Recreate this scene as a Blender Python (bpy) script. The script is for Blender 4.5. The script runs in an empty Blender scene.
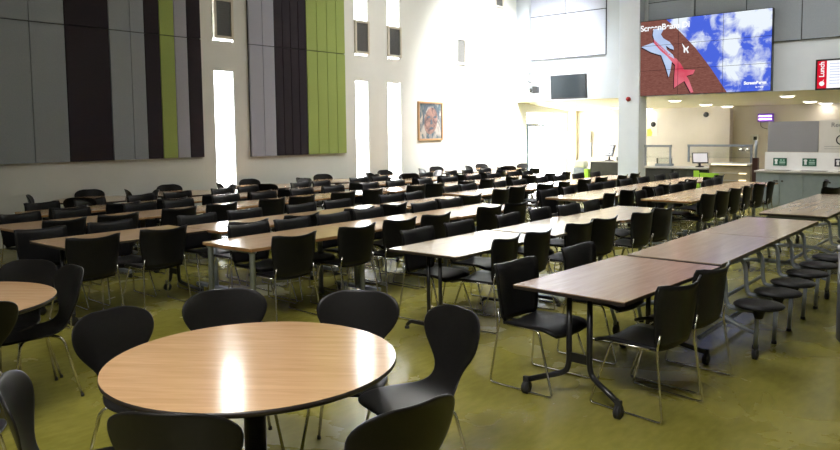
import bpy, bmesh, math, random
from mathutils import Vector, Matrix
random.seed(11)
PI = math.pi
COL = bpy.context.scene.collection

# ------------------------------------------------------------------ materials
def mat(name, color, rough=.5, metal=0., spec=.5, emit=None, estr=0., build=None, alpha=None, trans=0., coat=0.):
    m = bpy.data.materials.new(name); m.use_nodes = True
    nt = m.node_tree; b = nt.nodes['Principled BSDF']
    b.inputs['Base Color'].default_value = (*color, 1)
    b.inputs['Roughness'].default_value = rough
    b.inputs['Metallic'].default_value = metal
    b.inputs['Specular IOR Level'].default_value = spec
    b.inputs['Transmission Weight'].default_value = trans
    b.inputs['Coat Weight'].default_value = coat
    if emit:
        b.inputs['Emission Color'].default_value = (*emit, 1)
        b.inputs['Emission Strength'].default_value = estr
    if build: build(nt, b)
    return m

def noise_col(c1, c2, scale=(1, 1, 1), s=4., detail=6., rough=.6, bump=0., lo=.3, hi=.7, dist=0., rr=None):
    def f(nt, b):
        tc = nt.nodes.new('ShaderNodeTexCoord'); mp = nt.nodes.new('ShaderNodeMapping')
        mp.inputs['Scale'].default_value = scale
        n = nt.nodes.new('ShaderNodeTexNoise'); n.inputs['Scale'].default_value = s
        n.inputs['Detail'].default_value = detail; n.inputs['Roughness'].default_value = rough
        n.inputs['Distortion'].default_value = dist
        r = nt.nodes.new('ShaderNodeValToRGB')
        r.color_ramp.elements[0].position = lo; r.color_ramp.elements[0].color = (*c1, 1)
        r.color_ramp.elements[1].position = hi; r.color_ramp.elements[1].color = (*c2, 1)
        L = nt.links.new
        L(tc.outputs['Object'], mp.inputs[0]); L(mp.outputs[0], n.inputs['Vector'])
        L(n.outputs['Fac'], r.inputs[0]); L(r.outputs[0], b.inputs['Base Color'])
        if rr:
            mr = nt.nodes.new('ShaderNodeMapRange'); mr.inputs['To Min'].default_value = rr[0]; mr.inputs['To Max'].default_value = rr[1]
            L(n.outputs['Fac'], mr.inputs[0]); L(mr.outputs[0], b.inputs['Roughness'])
        if bump:
            bp = nt.nodes.new('ShaderNodeBump'); bp.inputs['Strength'].default_value = bump; bp.inputs['Distance'].default_value = .01
            L(n.outputs['Fac'], bp.inputs['Height']); L(bp.outputs[0], b.inputs['Normal'])
    return f

def wood(c1, c2, axis=1):
    sc = (9, .7, 9) if axis == 1 else (.7, 9, 9)
    return noise_col(c1, c2, sc, 3.2, 9, .62, 0, .28, .72, .6)

M = {}
def floor_build(nt, b):
    L = nt.links.new; N = nt.nodes.new
    tc = N('ShaderNodeTexCoord')
    n1 = N('ShaderNodeTexNoise'); n1.inputs['Scale'].default_value = 1.3; n1.inputs['Detail'].default_value = 8; n1.inputs['Distortion'].default_value = .6
    n2 = N('ShaderNodeTexNoise'); n2.inputs['Scale'].default_value = 22; n2.inputs['Detail'].default_value = 8
    L(tc.outputs['Object'], n1.inputs['Vector'])
    mp = N('ShaderNodeMapping'); mp.inputs['Scale'].default_value = (1, .35, 1); L(tc.outputs['Object'], mp.inputs[0]); L(mp.outputs[0], n2.inputs['Vector'])
    mx = N('ShaderNodeMath'); mx.operation = 'ADD'; L(n1.outputs['Fac'], mx.inputs[0])
    m2 = N('ShaderNodeMath'); m2.operation = 'MULTIPLY'; m2.inputs[1].default_value = .55; L(n2.outputs['Fac'], m2.inputs[0]); L(m2.outputs[0], mx.inputs[1])
    r = N('ShaderNodeValToRGB'); r.color_ramp.elements[0].position = .55; r.color_ramp.elements[0].color = (.185, .172, .026, 1)
    r.color_ramp.elements[1].position = 1.0; r.color_ramp.elements[1].color = (.30, .272, .052, 1)
    L(mx.outputs[0], r.inputs[0]); L(r.outputs[0], b.inputs['Base Color'])
    mr = N('ShaderNodeMapRange'); mr.inputs['To Min'].default_value = .16; mr.inputs['To Max'].default_value = .36
    L(n1.outputs['Fac'], mr.inputs[0]); L(mr.outputs[0], b.inputs['Roughness'])
    bp = N('ShaderNodeBump'); bp.inputs['Strength'].default_value = .06; bp.inputs['Distance'].default_value = .02
    L(n1.outputs['Fac'], bp.inputs['Height']); L(bp.outputs[0], b.inputs['Normal'])
M['floor'] = mat('olive_vinyl', (.17, .16, .04), .3, build=floor_build)
M['wall'] = mat('white_paint', (.78, .77, .70), .7, build=noise_col((.70, .71, .67), (.74, .75, .71), s=2))
M['wall_cream'] = mat('cream_paint', (.80, .70, .55), .7, build=noise_col((.62, .565, .50), (.66, .60, .535), s=2))
M['soffit'] = mat('soffit_paint', (.72, .65, .42), .7, build=noise_col((.70, .64, .46), (.74, .68, .50), s=2))
M['ceiling'] = mat('ceiling_paint', (.8, .8, .78), .8, build=noise_col((.78, .78, .76), (.82, .82, .8), s=2))
M['bulk'] = mat('bulkhead_paint', (.74, .76, .77), .7, build=noise_col((.58, .64, .71), (.62, .68, .75), s=2))
M['pillar'] = mat('pillar_paint', (.8, .84, .88), .55, build=noise_col((.70, .77, .88), (.74, .81, .92), s=2))
M['pgrey'] = mat('grey_fabric_panel', (.33, .34, .37), .8, build=noise_col((.265, .30, .335), (.305, .34, .375), s=60, bump=.1))
M['plav'] = mat('lavender_fabric_panel', (.37, .36, .41), .8, build=noise_col((.33, .345, .41), (.37, .38, .45), s=60, bump=.1))
M['pdark'] = mat('aubergine_fabric_panel', (.010, .004, .012), .8, build=noise_col((.008, .003, .009), (.012, .005, .014), s=60, bump=.1))
M['pgreen'] = mat('lime_fabric_panel', (.28, .36, .09), .8, build=noise_col((.27, .35, .085), (.30, .38, .10), s=60, bump=.1))
M['pgrey2'] = mat('slate_fabric_panel', (.26, .28, .30), .8, build=noise_col((.23, .265, .31), (.27, .305, .35), s=60, bump=.1))
M['ppale'] = mat('pale_blue_fabric_panel', (.5, .54, .66), .8, build=noise_col((.47, .51, .63), (.52, .56, .68), s=60, bump=.1))
M['seam'] = mat('panel_backing', (.03, .03, .035), .9, build=noise_col((.02, .02, .025), (.04, .04, .045), s=20))
M['black'] = mat('black_plastic', (.008, .008, .0085), .42, spec=.2, build=noise_col((.007, .007, .0075), (.010, .010, .011), s=90, bump=.03))
M['black_lac'] = mat('black_lacquer', (.009, .009, .0085), .36, spec=.2, build=noise_col((.008, .008, .0075), (.011, .010, .010), s=60, bump=.01))
M['chrome'] = mat('chrome', (.62, .60, .56), .18, 1., build=noise_col((.58, .56, .52), (.66, .64, .6), s=30))
M['steel'] = mat('grey_painted_steel', (.26, .29, .33), .38, .35, build=noise_col((.23, .26, .30), (.29, .32, .36), s=12))
M['blk_steel'] = mat('black_painted_steel', (.012, .012, .014), .3, .2, build=noise_col((.01, .01, .012), (.016, .016, .018), s=12))
M['rubber'] = mat('black_rubber', (.012, .012, .012), .6, build=noise_col((.01, .01, .01), (.02, .02, .02), s=40))
M['top_brown'] = mat('walnut_laminate', (.4, .27, .18), .2, build=wood((.335, .215, .140), (.44, .295, .205)))
M['top_beech'] = mat('beech_laminate', (.5, .36, .24), .17, build=wood((.46, .30, .175), (.56, .385, .235)))
M['top_grey'] = mat('grey_beech_laminate', (.42, .33, .24), .18, build=wood((.38, .30, .21), (.45, .36, .26)))
M['top_round'] = mat('oak_laminate', (.6, .38, .2), .13, build=wood((.52, .315, .155), (.68, .43, .235), 0))
M['edge'] = mat('dark_table_edge', (.02, .014, .012), .4, build=noise_col((.016, .012, .010), (.026, .018, .015), s=20))
M['edge_wood'] = mat('wooden_table_edge', (.3, .15, .06), .4, build=noise_col((.26, .13, .05), (.34, .18, .07), s=20))
M['frame_cream'] = mat('window_frame_paint', (.60, .56, .46), .5, build=noise_col((.58, .54, .44), (.62, .58, .48), s=10))
M['vent_glass'] = mat('dark_vent_mesh', (.10, .10, .095), .5, build=noise_col((.08, .08, .075), (.12, .12, .11), s=40))
M['frost'] = mat('window_glass', (1, 1, 1), .05, trans=1., spec=.3, build=noise_col((.97, .98, 1), (1, 1, 1), s=3))
M['glass'] = mat('guard_glass', (.9, .97, .97), .03, trans=1., build=noise_col((.92, .97, .97), (.95, .98, .98), s=3))
M['white'] = mat('white_gloss', (.85, .85, .85), .35, build=noise_col((.83, .83, .83), (.87, .87, .87), s=10))
M['offwhite'] = mat('off_white_plastic', (.66, .64, .60), .5, build=noise_col((.64, .62, .58), (.68, .66, .62), s=10))
M['screen_off'] = mat('screen_glass_dark', (.012, .020, .028), .18, build=noise_col((.010, .018, .025), (.014, .023, .031), s=2))
M['red'] = mat('red_plastic', (.35, .01, .02), .35, build=noise_col((.33, .01, .02), (.37, .015, .025), s=10))
M['cupboard'] = mat('grey_blue_laminate', (.23, .28, .30), .45, build=noise_col((.21, .26, .28), (.25, .30, .32), s=6))
M['worktop'] = mat('pale_grey_worktop', (.48, .47, .45), .3, build=noise_col((.45, .44, .42), (.52, .51, .48), s=30))
M['board'] = mat('grey_pin_board', (.25, .25, .27), .8, build=noise_col((.24, .24, .26), (.27, .27, .29), s=50))
M['signgreen'] = mat('dark_green_sign', (.005, .09, .05), .4, build=noise_col((.004, .08, .045), (.006, .10, .055), s=10))
M['dark'] = mat('dark_laminate', (.035, .035, .03), .4, build=noise_col((.028, .028, .024), (.045, .045, .038), s=5))
M['beige_front'] = mat('beige_steel_front', (.42, .36, .25), .35, .3, build=noise_col((.38, .32, .22), (.46, .40, .28), s=5))
M['lime'] = mat('lime_sheet', (.30, .55, .04), .4, build=noise_col((.28, .52, .035), (.32, .58, .05), s=6))
M['shelfglow'] = mat('warm_tube', (.9, .8, .5), .5, emit=(1, .88, .6), estr=1.6, build=noise_col((.88, .8, .5), (.92, .82, .55), s=4))
M['lamp'] = mat('downlight_disc', (1, 1, 1), .5, emit=(1, .93, .78), estr=6., build=noise_col((.95, .95, .95), (1, 1, 1), s=4))
M['uv'] = mat('violet_tube', (.7, .5, 1), .5, emit=(.72, .45, 1.), estr=7., build=noise_col((.68, .5, 1), (.72, .52, 1), s=4))
M['uvbox'] = mat('violet_lit_case', (.10, .05, .2), .5, emit=(.2, .08, .5), estr=.35, build=noise_col((.1, .05, .2), (.12, .06, .22), s=4))
M['yellow'] = mat('yellow_print', (.7, .5, .05), .6, build=noise_col((.68, .48, .04), (.72, .52, .06), s=10))
M['wire'] = mat('dark_letter', (.02, .02, .02), .6, build=noise_col((.015, .015, .015), (.025, .025, .025), s=10))
M['doorframe'] = mat('blue_grey_frame', (.12, .18, .22), .5, build=noise_col((.11, .17, .21), (.13, .19, .23), s=10))
M['picframe'] = mat('light_wood_frame', (.42, .25, .12), .5, build=noise_col((.38, .22, .10), (.46, .28, .14), s=12))
M['bin'] = mat('slate_bin', (.05, .055, .07), .4, build=noise_col((.045, .05, .065), (.055, .06, .075), s=10))

def emis(name, c, s, build=None):
    return mat(name, (0, 0, 0), 1., spec=.0, emit=c, estr=s, build=build)
def emis_noise(c1, c2, scale, s, lo, hi, detail=4, dist=0.):
    def f(nt, b):
        tc = nt.nodes.new('ShaderNodeTexCoord'); mp = nt.nodes.new('ShaderNodeMapping'); mp.inputs['Scale'].default_value = scale
        n = nt.nodes.new('ShaderNodeTexNoise'); n.inputs['Scale'].default_value = s; n.inputs['Detail'].default_value = detail; n.inputs['Distortion'].default_value = dist
        r = nt.nodes.new('ShaderNodeValToRGB')
        r.color_ramp.elements[0].position = lo; r.color_ramp.elements[0].color = (*c1, 1)
        r.color_ramp.elements[1].position = hi; r.color_ramp.elements[1].color = (*c2, 1)
        nt.links.new(tc.outputs['Object'], mp.inputs[0]); nt.links.new(mp.outputs[0], n.inputs['Vector'])
        nt.links.new(n.outputs['Fac'], r.inputs[0]); nt.links.new(r.outputs[0], b.inputs['Emission Color'])
    return f
def sky_build(nt, b):
    N = nt.nodes.new; L = nt.links.new
    tc = N('ShaderNodeTexCoord'); n = N('ShaderNodeTexNoise'); n.inputs['Scale'].default_value = 2.6; n.inputs['Detail'].default_value = 8; n.inputs['Roughness'].default_value = .62; n.inputs['Distortion'].default_value = .5
    L(tc.outputs['Object'], n.inputs['Vector']); acc = None
    W, H = 3.43, 1.99
    for u, v, ru, rv, a in ((.73, .42, .10, .26, .9), (.74, .70, .14, .24, .95), (.86, .10, .20, .24, 1.), (.70, .10, .08, .16, .7), (.34, .06, .10, .26, 1.), (.50, .34, .09, .16, .45), (.88, .52, .10, .14, .4), (.93, .70, .10, .12, .4)):
        m = N('ShaderNodeMapping'); m.vector_type = 'TEXTURE'; m.inputs['Location'].default_value = (u*W, 0, (1-v)*H); m.inputs['Scale'].default_value = (ru*W, 10, rv*H)
        g = N('ShaderNodeTexGradient'); g.gradient_type = 'SPHERICAL'; L(tc.outputs['Object'], m.inputs[0]); L(m.outputs[0], g.inputs[0])
        k = N('ShaderNodeMath'); k.operation = 'MULTIPLY'; k.inputs[1].default_value = a*1.5; L(g.outputs['Fac'], k.inputs[0])
        if acc is None: acc = k
        else:
            ad = N('ShaderNodeMath'); ad.operation = 'MAXIMUM'; L(acc.outputs[0], ad.inputs[0]); L(k.outputs[0], ad.inputs[1]); acc = ad
    t = N('ShaderNodeMath'); t.operation = 'MULTIPLY_ADD'; L(n.outputs['Fac'], t.inputs[0]); t.inputs[1].default_value = 3.0; t.inputs[2].default_value = -1.5
    sm = N('ShaderNodeMath'); sm.operation = 'ADD'; L(acc.outputs[0], sm.inputs[0]); L(t.outputs[0], sm.inputs[1])
    r = N('ShaderNodeValToRGB'); r.color_ramp.elements[0].position = .05; r.color_ramp.elements[0].color = (.075, .14, .74, 1)
    r.color_ramp.elements[1].position = .75; r.color_ramp.elements[1].color = (.86, .93, 1, 1)
    L(sm.outputs[0], r.inputs[0]); L(r.outputs[0], b.inputs['Emission Color'])
M['sky_img'] = emis('screen_sky', (.1, .2, .9), 1., sky_build)
M['cloud_img'] = emis('screen_cloud', (.8, .9, 1), 1.0, emis_noise((.35, .5, .95), (.9, .95, 1.), (1, 1, 1), 2.2, .3, .6, 5, .3))
M['brick_img'] = emis('screen_brick', (.2, .05, .04), .9, emis_noise((.17, .055, .045), (.32, .135, .105), (2, 1, 14), 5, .3, .7, 6, .8))
M['logo_blue'] = emis('screen_pale_blue', (.50, .64, .93), .95, emis_noise((.42, .55, .86), (.62, .74, .98), (1, 1, 1), 2, .3, .7))
M['logo_pink'] = emis('screen_pink', (.85, .11, .17), .9, emis_noise((.72, .05, .10), (.88, .24, .30), (1, 1, 1), 2, .3, .7))
M['logo_line'] = emis('screen_shadow', (.03, .01, .03), .6, emis_noise((.02, .01, .02), (.04, .015, .03), (1, 1, 1), 2, .3, .7))
M['img_white'] = emis('screen_white', (1, 1, 1), 1.05, emis_noise((.95, .97, 1), (1, 1, 1), (1, 1, 1), 2, .3, .7))
M['img_red'] = emis('screen_red', (.75, .01, .03), .9, emis_noise((.72, .01, .03), (.78, .015, .04), (1, 1, 1), 2, .3, .7))
M['img_blue'] = emis('screen_text_blue', (.45, .55, .85), .9, emis_noise((.42, .52, .82), (.5, .6, .88), (1, 1, 1), 2, .3, .7))

# ------------------------------------------------------------------ mesh helpers
def box(bm, c, s, rot=None, mi=0):
    r = bmesh.ops.create_cube(bm, size=1.0)
    for v in r['verts']:
        p = Vector((v.co.x*s[0], v.co.y*s[1], v.co.z*s[2]))
        if rot: p = rot @ p
        v.co = p + Vector(c)
    fs = {f for v in r['verts'] for f in v.link_faces}
    for f in fs: f.material_index = mi
    return r['verts']
def bb(bm, x0, x1, y0, y1, z0, z1, mi=0):
    return box(bm, ((x0+x1)/2, (y0+y1)/2, (z0+z1)/2), (abs(x1-x0), abs(y1-y0), abs(z1-z0)), None, mi)
def tube(bm, pts, r, seg=8, mi=0, cap=True):
    pts = [Vector(p) for p in pts]; rings = []; n = len(pts)
    up = Vector((0, 0, 1)); prev = None
    for i, p in enumerate(pts):
        if i == 0: t = pts[1]-p
        elif i == n-1: t = p-pts[i-1]
        else: t = (pts[i+1]-p).normalized() + (p-pts[i-1]).normalized()
        t.normalize()
        if prev is None:
            a = up.cross(t)
            if a.length < 1e-3: a = Vector((1, 0, 0)).cross(t)
        else:
            a = prev - t*prev.dot(t)
        a.normalize(); prev = a; b = t.cross(a)
        rr = r[i] if isinstance(r, (list, tuple)) else r
        rings.append([bm.verts.new(p + (a*math.cos(2*PI*k/seg)+b*math.sin(2*PI*k/seg))*rr) for k in range(seg)])
    for i in range(n-1):
        for k in range(seg):
            f = bm.faces.new((rings[i][k], rings[i][(k+1) % seg], rings[i+1][(k+1) % seg], rings[i+1][k])); f.material_index = mi; f.smooth = True
    if cap:
        for rg, rev in ((rings[0], True), (rings[-1], False)):
            f = bm.faces.new(list(reversed(rg)) if rev else rg); f.material_index = mi
def bend(pts, rad=.04, n=4):
    """round the inner corners of a polyline"""
    P = [Vector(p) for p in pts]; out = [P[0]]
    for i in range(1, len(P)-1):
        a, b, c = P[i-1], P[i], P[i+1]
        d1 = min(rad, (a-b).length*.45); d2 = min(rad, (c-b).length*.45)
        s = b+(a-b).normalized()*d1; e = b+(c-b).normalized()*d2
        for k in range(n+1):
            t = k/n; out.append(s*(1-t)**2 + b*2*t*(1-t) + e*t*t)
    out.append(P[-1]); return out
def lathe(bm, prof, seg=24, c=(0, 0, 0), mi=0, axis='Z'):
    rings = []
    for r, z in prof:
        ring = []
        for k in range(seg):
            a = 2*PI*k/seg
            if axis == 'Z': p = (c[0]+r*math.cos(a), c[1]+r*math.sin(a), c[2]+z)
            elif axis == 'Y': p = (c[0]+r*math.cos(a), c[1]-z, c[2]+r*math.sin(a))
            else: p = (c[0]+z, c[1]+r*math.cos(a), c[2]+r*math.sin(a))
            ring.append(bm.verts.new(p))
        rings.append(ring)
    for i in range(len(rings)-1):
        for k in range(seg):
            f = bm.faces.new((rings[i][k], rings[i][(k+1) % seg], rings[i+1][(k+1) % seg], rings[i+1][k])); f.smooth = True; f.material_index = mi
    for rg in (rings[0], rings[-1]):
        f = bm.faces.new(rg); f.material_index = mi
def prism(bm, poly, fn, d0, d1, mi=0):
    """extrude polygon (u,v) between depths through fn(u,v,d)->xyz"""
    a = [bm.verts.new(fn(u, v, d0)) for u, v in poly]; b = [bm.verts.new(fn(u, v, d1)) for u, v in poly]
    n = len(poly)
    bm.faces.new(a).material_index = mi; bm.faces.new(list(reversed(b))).material_index = mi
    for i in range(n):
        bm.faces.new((a[i], b[i], b[(i+1) % n], a[(i+1) % n])).material_index = mi
def mesh(name, fn, mats, bevel=0., smooth=False, fix=True):
    bm = bmesh.new(); fn(bm)
    if fix: bmesh.ops.recalc_face_normals(bm, faces=bm.faces)
    me = bpy.data.meshes.new(name); bm.to_mesh(me); bm.free()
    for m in (mats if isinstance(mats, (list, tuple)) else [mats]): me.materials.append(m)
    if smooth:
        for p in me.polygons: p.use_smooth = True
    me['bev'] = bevel
    return me
def ob(name, me, parent=None, loc=(0, 0, 0), rz=0):
    o = bpy.data.objects.new(name, me); COL.objects.link(o)
    o.parent = parent; o.location = loc; o.rotation_euler = (0, 0, rz)
    bv = me.get('bev', 0)
    if bv:
        m = o.modifiers.new('Bevel', 'BEVEL'); m.width = bv; m.segments = 2; m.limit_method = 'ANGLE'; m.harden_normals = False
    return o
def part(name, fn, mats, parent, bevel=0., smooth=False, label=None):
    o = ob(name, mesh(name, fn, mats, bevel, smooth), parent)
    if label: o['label'] = label
    return o
def thing(name, label, cat, loc=(0, 0, 0), rz=0, group=None):
    o = bpy.data.objects.new(name, None); COL.objects.link(o); o.empty_display_size = .2
    o.location = loc; o.rotation_euler = (0, 0, rz); o['label'] = label; o['category'] = cat
    if group: o['group'] = group
    return o
def tag(o, label, cat, group=None, loc=None):
    o['label'] = label; o['category'] = cat
    if group: o['group'] = group
    return o
def struct(name, fn, mats, parent=None, bevel=0.):
    o = ob(name, mesh(name, fn, mats, bevel), parent)
    if parent is None: o['kind'] = 'structure'
    return o
def dup(root, loc, rz, label, group=None):
    r = root.copy(); COL.objects.link(r); r.location = loc; r.rotation_euler = (0, 0, rz); r['label'] = label
    if group: r['group'] = group
    for ch in list(root.children):
        c = ch.copy(); COL.objects.link(c); c.parent = r
        for g in list(ch.children):
            d = g.copy(); COL.objects.link(d); d.parent = c
    return r
def text_mesh(name, body, size, m, parent, loc, rot, align='LEFT', ext=.002, bold=0.):
    cu = bpy.data.curves.new(name, 'FONT'); cu.body = body; cu.size = size; cu.extrude = ext; cu.align_x = align; cu.offset = bold
    t = bpy.data.objects.new(name+'_curve', cu); COL.objects.link(t)
    bpy.context.view_layer.update()
    me = bpy.data.meshes.new_from_object(t.evaluated_get(bpy.context.evaluated_depsgraph_get()))
    bpy.data.objects.remove(t)
    me.materials.clear(); me.materials.append(m)
    o = bpy.data.objects.new(name, me); COL.objects.link(o); o.parent = parent; o.location = loc; o.rotation_euler = rot
    return o

# ------------------------------------------------------------------ the room
WX, DY = -12.4, 19.5     # left wall plane, bulkhead plane
XR, YB, ZC = 4.5, -3.5, 7.2
struct('floor', lambda b: bb(b, WX-.3, XR+.3, YB-.3, 24, -.1, 0), M['floor'])
struct('ceiling', lambda b: bb(b, WX-.3, XR+.3, YB-.3, DY+.2, ZC, ZC+.2), M['ceiling'])
# windows in the left wall: (y0, y1, z0, z1)
WINS = [(8.47, 8.96, .30, 3.04), (12.40, 12.86, .30, 3.03), (13.54, 13.99, .30, 3.03),
        (8.50, 8.93, 3.60, 6.2), (12.40, 12.87, 3.60, 6.2), (13.55, 14.03, 3.60, 6.2)]
def wall_left(b):
    ys = sorted({YB-.3, DY+.6} | {w[0] for w in WINS[:3]} | {w[1] for w in WINS[:3]} )
    cols = [(8.47, 8.96, 0), (12.40, 12.87, 1), (13.54, 14.03, 2)]
    y = YB-.3
    for a, c, i in cols:
        bb(b, WX-.3, WX, y, a, 0, ZC)
        lo, hi = WINS[i], WINS[i+3]
        bb(b, WX-.3, WX, a, c, 0, lo[2]); bb(b, WX-.3, WX, a, c, lo[3], hi[2]); bb(b, WX-.3, WX, a, c, hi[3], ZC)
        y = c
    bb(b, WX-.3, WX, y, DY+.6, 0, ZC)
struct('wall_left', wall_left, M['wall'])
struct('wall_right', lambda b: bb(b, XR, XR+.3, YB-.3, 24, 0, ZC), M['wall'])
struct('wall_back', lambda b: bb(b, WX-.3, XR+.3, YB-.3, YB, 0, ZC), M['wall'])
struct('wall_bulkhead', lambda b: bb(b, WX, XR, DY, DY+.25, 2.682, ZC), M['bulk'])
# lower ceiling of the servery behind the bulkhead: slopes down to the kitchen wall
YK = 22.95
def soff(b):
    v = [b.verts.new(p) for p in ((WX-.3, DY, 2.679), (XR, DY, 2.679), (XR, YK+.2, 2.44), (WX-.3, YK+.2, 2.44),
                                  (WX-.3, DY, 2.68), (XR, DY, 2.68), (XR, YK+.2, 2.78), (WX-.3, YK+.2, 2.78))]
    for f in ((0, 1, 2, 3), (4, 5, 6, 7), (0, 1, 5, 4), (2, 3, 7, 6), (0, 3, 7, 4), (1, 2, 6, 5)): b.faces.new([v[i] for i in f])
struct('ceiling_servery', soff, M['soffit'])
struct('wall_servery', lambda b: bb(b, WX-.3, XR+.3, YK, YK+.3, 0, 2.6), M['wall_cream'])
def boxing(b): bb(b, -7.38, -6.92, YK-.30, YK, 0, 2.462)
struct('trim_1', boxing, M['wall_cream'])
struct('trim_2', lambda b: bb(b, WX, WX+.30, YK-.12, YK, 0, 2.46), M['soffit'])
# glazed exit in the left wall, past the bulkhead
struct('wall_exit', lambda b: (bb(b, WX-.3, WX, YK-.10, YK+.2, 0, 2.7), bb(b, WX-.3, WX, DY+.6, YK, 2.42, 2.7)), M['wall'])
dr = struct('door_1', lambda b: (bb(b, WX-.12, WX-.05, DY+.60, DY+.67, 0, 2.42), bb(b, WX-.12, WX-.05, YK-.17, YK-.10, 0, 2.42), bb(b, WX-.12, WX-.05, DY+.67, YK-.17, 2.36, 2.42)), M['white'])
struct('door_frame', lambda b: (bb(b, WX-.10, WX-.04, DY+.68, DY+.80, 0, 1.98), bb(b, WX-.10, WX-.04, DY+.80, DY+1.85, 1.93, 1.99)), M['doorframe'], dr)
struct('door_glass', lambda b: bb(b, WX-.09, WX-.08, DY+.67, YK-.17, 0.02, 2.36), M['frost'], dr)
struct('door_closer', lambda b: (bb(b, WX-.04, WX+.03, DY+.66, DY+1.30, 1.92, 2.02), tube(b, [(WX+.02, DY+1.0, 2.0), (WX+.06, DY+1.35, 2.08)], .012)), M['steel'], dr)
struct('door_handle', lambda b: tube(b, bend([(WX-.04, DY+.74, .98), (WX+.03, DY+.74, .98), (WX+.03, DY+.90, .98)], .02), .012), M['white'], dr)
# window frames and panes
for i, (a, c, z0, z1) in enumerate(WINS):
    def fr(b, a=a, c=c, z0=z0, z1=z1):
        t = .02
        bb(b, WX-.07, WX-.01, a, a+t, z0, z1); bb(b, WX-.07, WX-.01, c-t, c, z0, z1)
        bb(b, WX-.07, WX-.01, a+t, c-t, z0, z0+t); bb(b, WX-.07, WX-.01, a+t, c-t, z1-t, z1)
    w = struct('window_%d' % (i+1), fr, M['white'])
    struct('pane', lambda b, a=a, c=c, z0=z0, z1=z1: bb(b, WX-.045, WX-.035, a+.03, c-.03, z0+.03, z1-.03), M['frost'], w)
    if i < 3:
        struct('window_catch', lambda b, a=a, z1=z1: bb(b, WX-.035, WX-.01, a+.10, a+.20, z1-.14, z1-.11), M['steel'], w)
# opening vents at the foot of each upper window
def vent(y0, y1, z0, z1, label):
    t = thing('window_vent', label, 'vent', (WX, (y0+y1)/2, z0), 0, 'framed vents in the upper windows of the left wall')
    w, h = y1-y0, z1-z0
    def f(b):
        e = .055
        bb(b, -.05, .05, -w/2, -w/2+e, 0, h); bb(b, -.05, .05, w/2-e, w/2, 0, h)
        bb(b, -.05, .05, -w/2+e, w/2-e, 0, e); bb(b, -.05, .05, -w/2+e, w/2-e, h-e, h)
    part('vent_frame', f, M['frame_cream'], t, .004)
    def g(b):
        bb(b, -.02, .02, -w/2+.05, w/2-.05, .05, h-.05)
        for k in range(14): bb(b, .015, .028, -w/2+.055, w/2-.055, .07+k*(h-.16)/14, .085+k*(h-.16)/14)
    part('mesh_panel', g, M['vent_glass'], t)
vent(8.50, 8.95, 3.66, 4.45, 'framed dark vent high between the two striped wall panels')
vent(12.39, 12.88, 3.66, 4.44, 'framed dark vent high on the wall just right of the green panel stripes')
vent(13.54, 14.05, 3.66, 4.42, 'second framed dark vent right of the green panel, above the narrow window')
vent(16.35, 16.82, 3.66, 4.40, 'small grey vent on the glaring white wall above and right of the portrait')
vent(18.28, 18.74, 5.47, 6.30, 'highest grey vent on the white wall close to the far corner')

# striped acoustic panels on the left wall: each coloured strip can be lifted off
def strip(name, label, y0, y1, z0, zseam, z1, m, seams=(), grp=None):
    t = thing(name, label, 'wall panel', (WX, (y0+y1)/2, z0), 0, grp)
    ym = (y0+y1)/2
    cuts = [y0]+list(seams)+[y1]
    part('backing', lambda b: bb(b, 0.005, .03, y0-ym, y1-ym, 0, z1-z0), M['seam'], t)
    for a, c in zip(cuts[:-1], cuts[1:]):
        part('panel_board', lambda b: bb(b, .03, .07, a-ym+.006, c-ym-.006, 0, zseam-z0-.008), m, t, .003)
        part('panel_board', lambda b: bb(b, .03, .07, a-ym+.006, c-ym-.006, zseam-z0+.008, z1-z0), m, t, .003)
G1 = None
P1 = [(3.0, 4.30, 'pgrey', [], 'grey fabric wall panel strip at the left edge of the photo'),
      (4.30, 5.58, 'pgrey', [5.02], 'wide pale grey panel strip left of the widest dark stripe'),
      (5.58, 6.34, 'pdark', [], 'widest near-black aubergine stripe of the left wall panel'),
      (6.34, 7.00, 'pgrey', [6.73], 'grey panel strip between the widest and the narrower dark stripe'),
      (7.00, 7.30, 'pdark', [], 'narrow dark aubergine stripe directly left of the single lime stripe'),
      (7.30, 7.60, 'pgreen', [], 'single narrow lime green stripe of the left wall panel'),
      (7.60, 7.87, 'plav', [], 'narrow grey stripe directly right of the single lime stripe'),
      (7.87, 8.17, 'pdark', [], 'narrow dark aubergine stripe at the right end of the left panel')]
for a, c, m, s, l in P1: strip('acoustic_panel', l, a, c, 1.33, 3.60, 5.9, M[m], s)
P2 = [(9.30, 9.95, 'plav', [9.64], 'lavender grey strip at the left end of the second striped wall panel'),
      (9.95, 10.84, 'pdark', [10.17, 10.39, 10.61], 'broad dark aubergine strip between the lavender and lime strips'),
      (10.84, 12.02, 'pgreen', [11.15, 11.45, 11.74], 'broad lime green strip of four boards on the second wall panel')]
for a, c, m, s, l in P2: strip('acoustic_panel', l, a, c, 1.30, 3.60, 5.9, M[m], s)

# framed portrait on the left wall
t = thing('framed_portrait', 'colourful painted face in a light wooden frame on the white wall', 'picture', (WX, 15.2, 1.55))
part('picture_frame', lambda b: (bb(b, .002, .05, -.52, -.47, 0, 1.03), bb(b, .002, .05, .47, .52, 0, 1.03), bb(b, .002, .05, -.47, .47, 0, .05), bb(b, .002, .05, -.47, .47, .98, 1.03)), M['picframe'], t, .004)
def canvas_build(nt, b):
    noise_col((.04, .09, .12), (.40, .36, .32), (1, 3.0, 1.6), 1.6, 4, .6, 0, .4, .6, 1.2)(nt, b)
part('canvas', lambda b: bb(b, .003, .02, -.47, .47, .05, .98), mat('painted_canvas', (.4, .4, .4), .6, build=canvas_build), t)
def facep(poly): return lambda b: prism(b, poly, lambda u, v, d: (d, u, v), .021, .026)
oval = [(.02+.27*math.cos(a*PI/9)+.05*math.sin(a*PI/9), .52+.36*math.sin(a*PI/9)) for a in range(18)]
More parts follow.
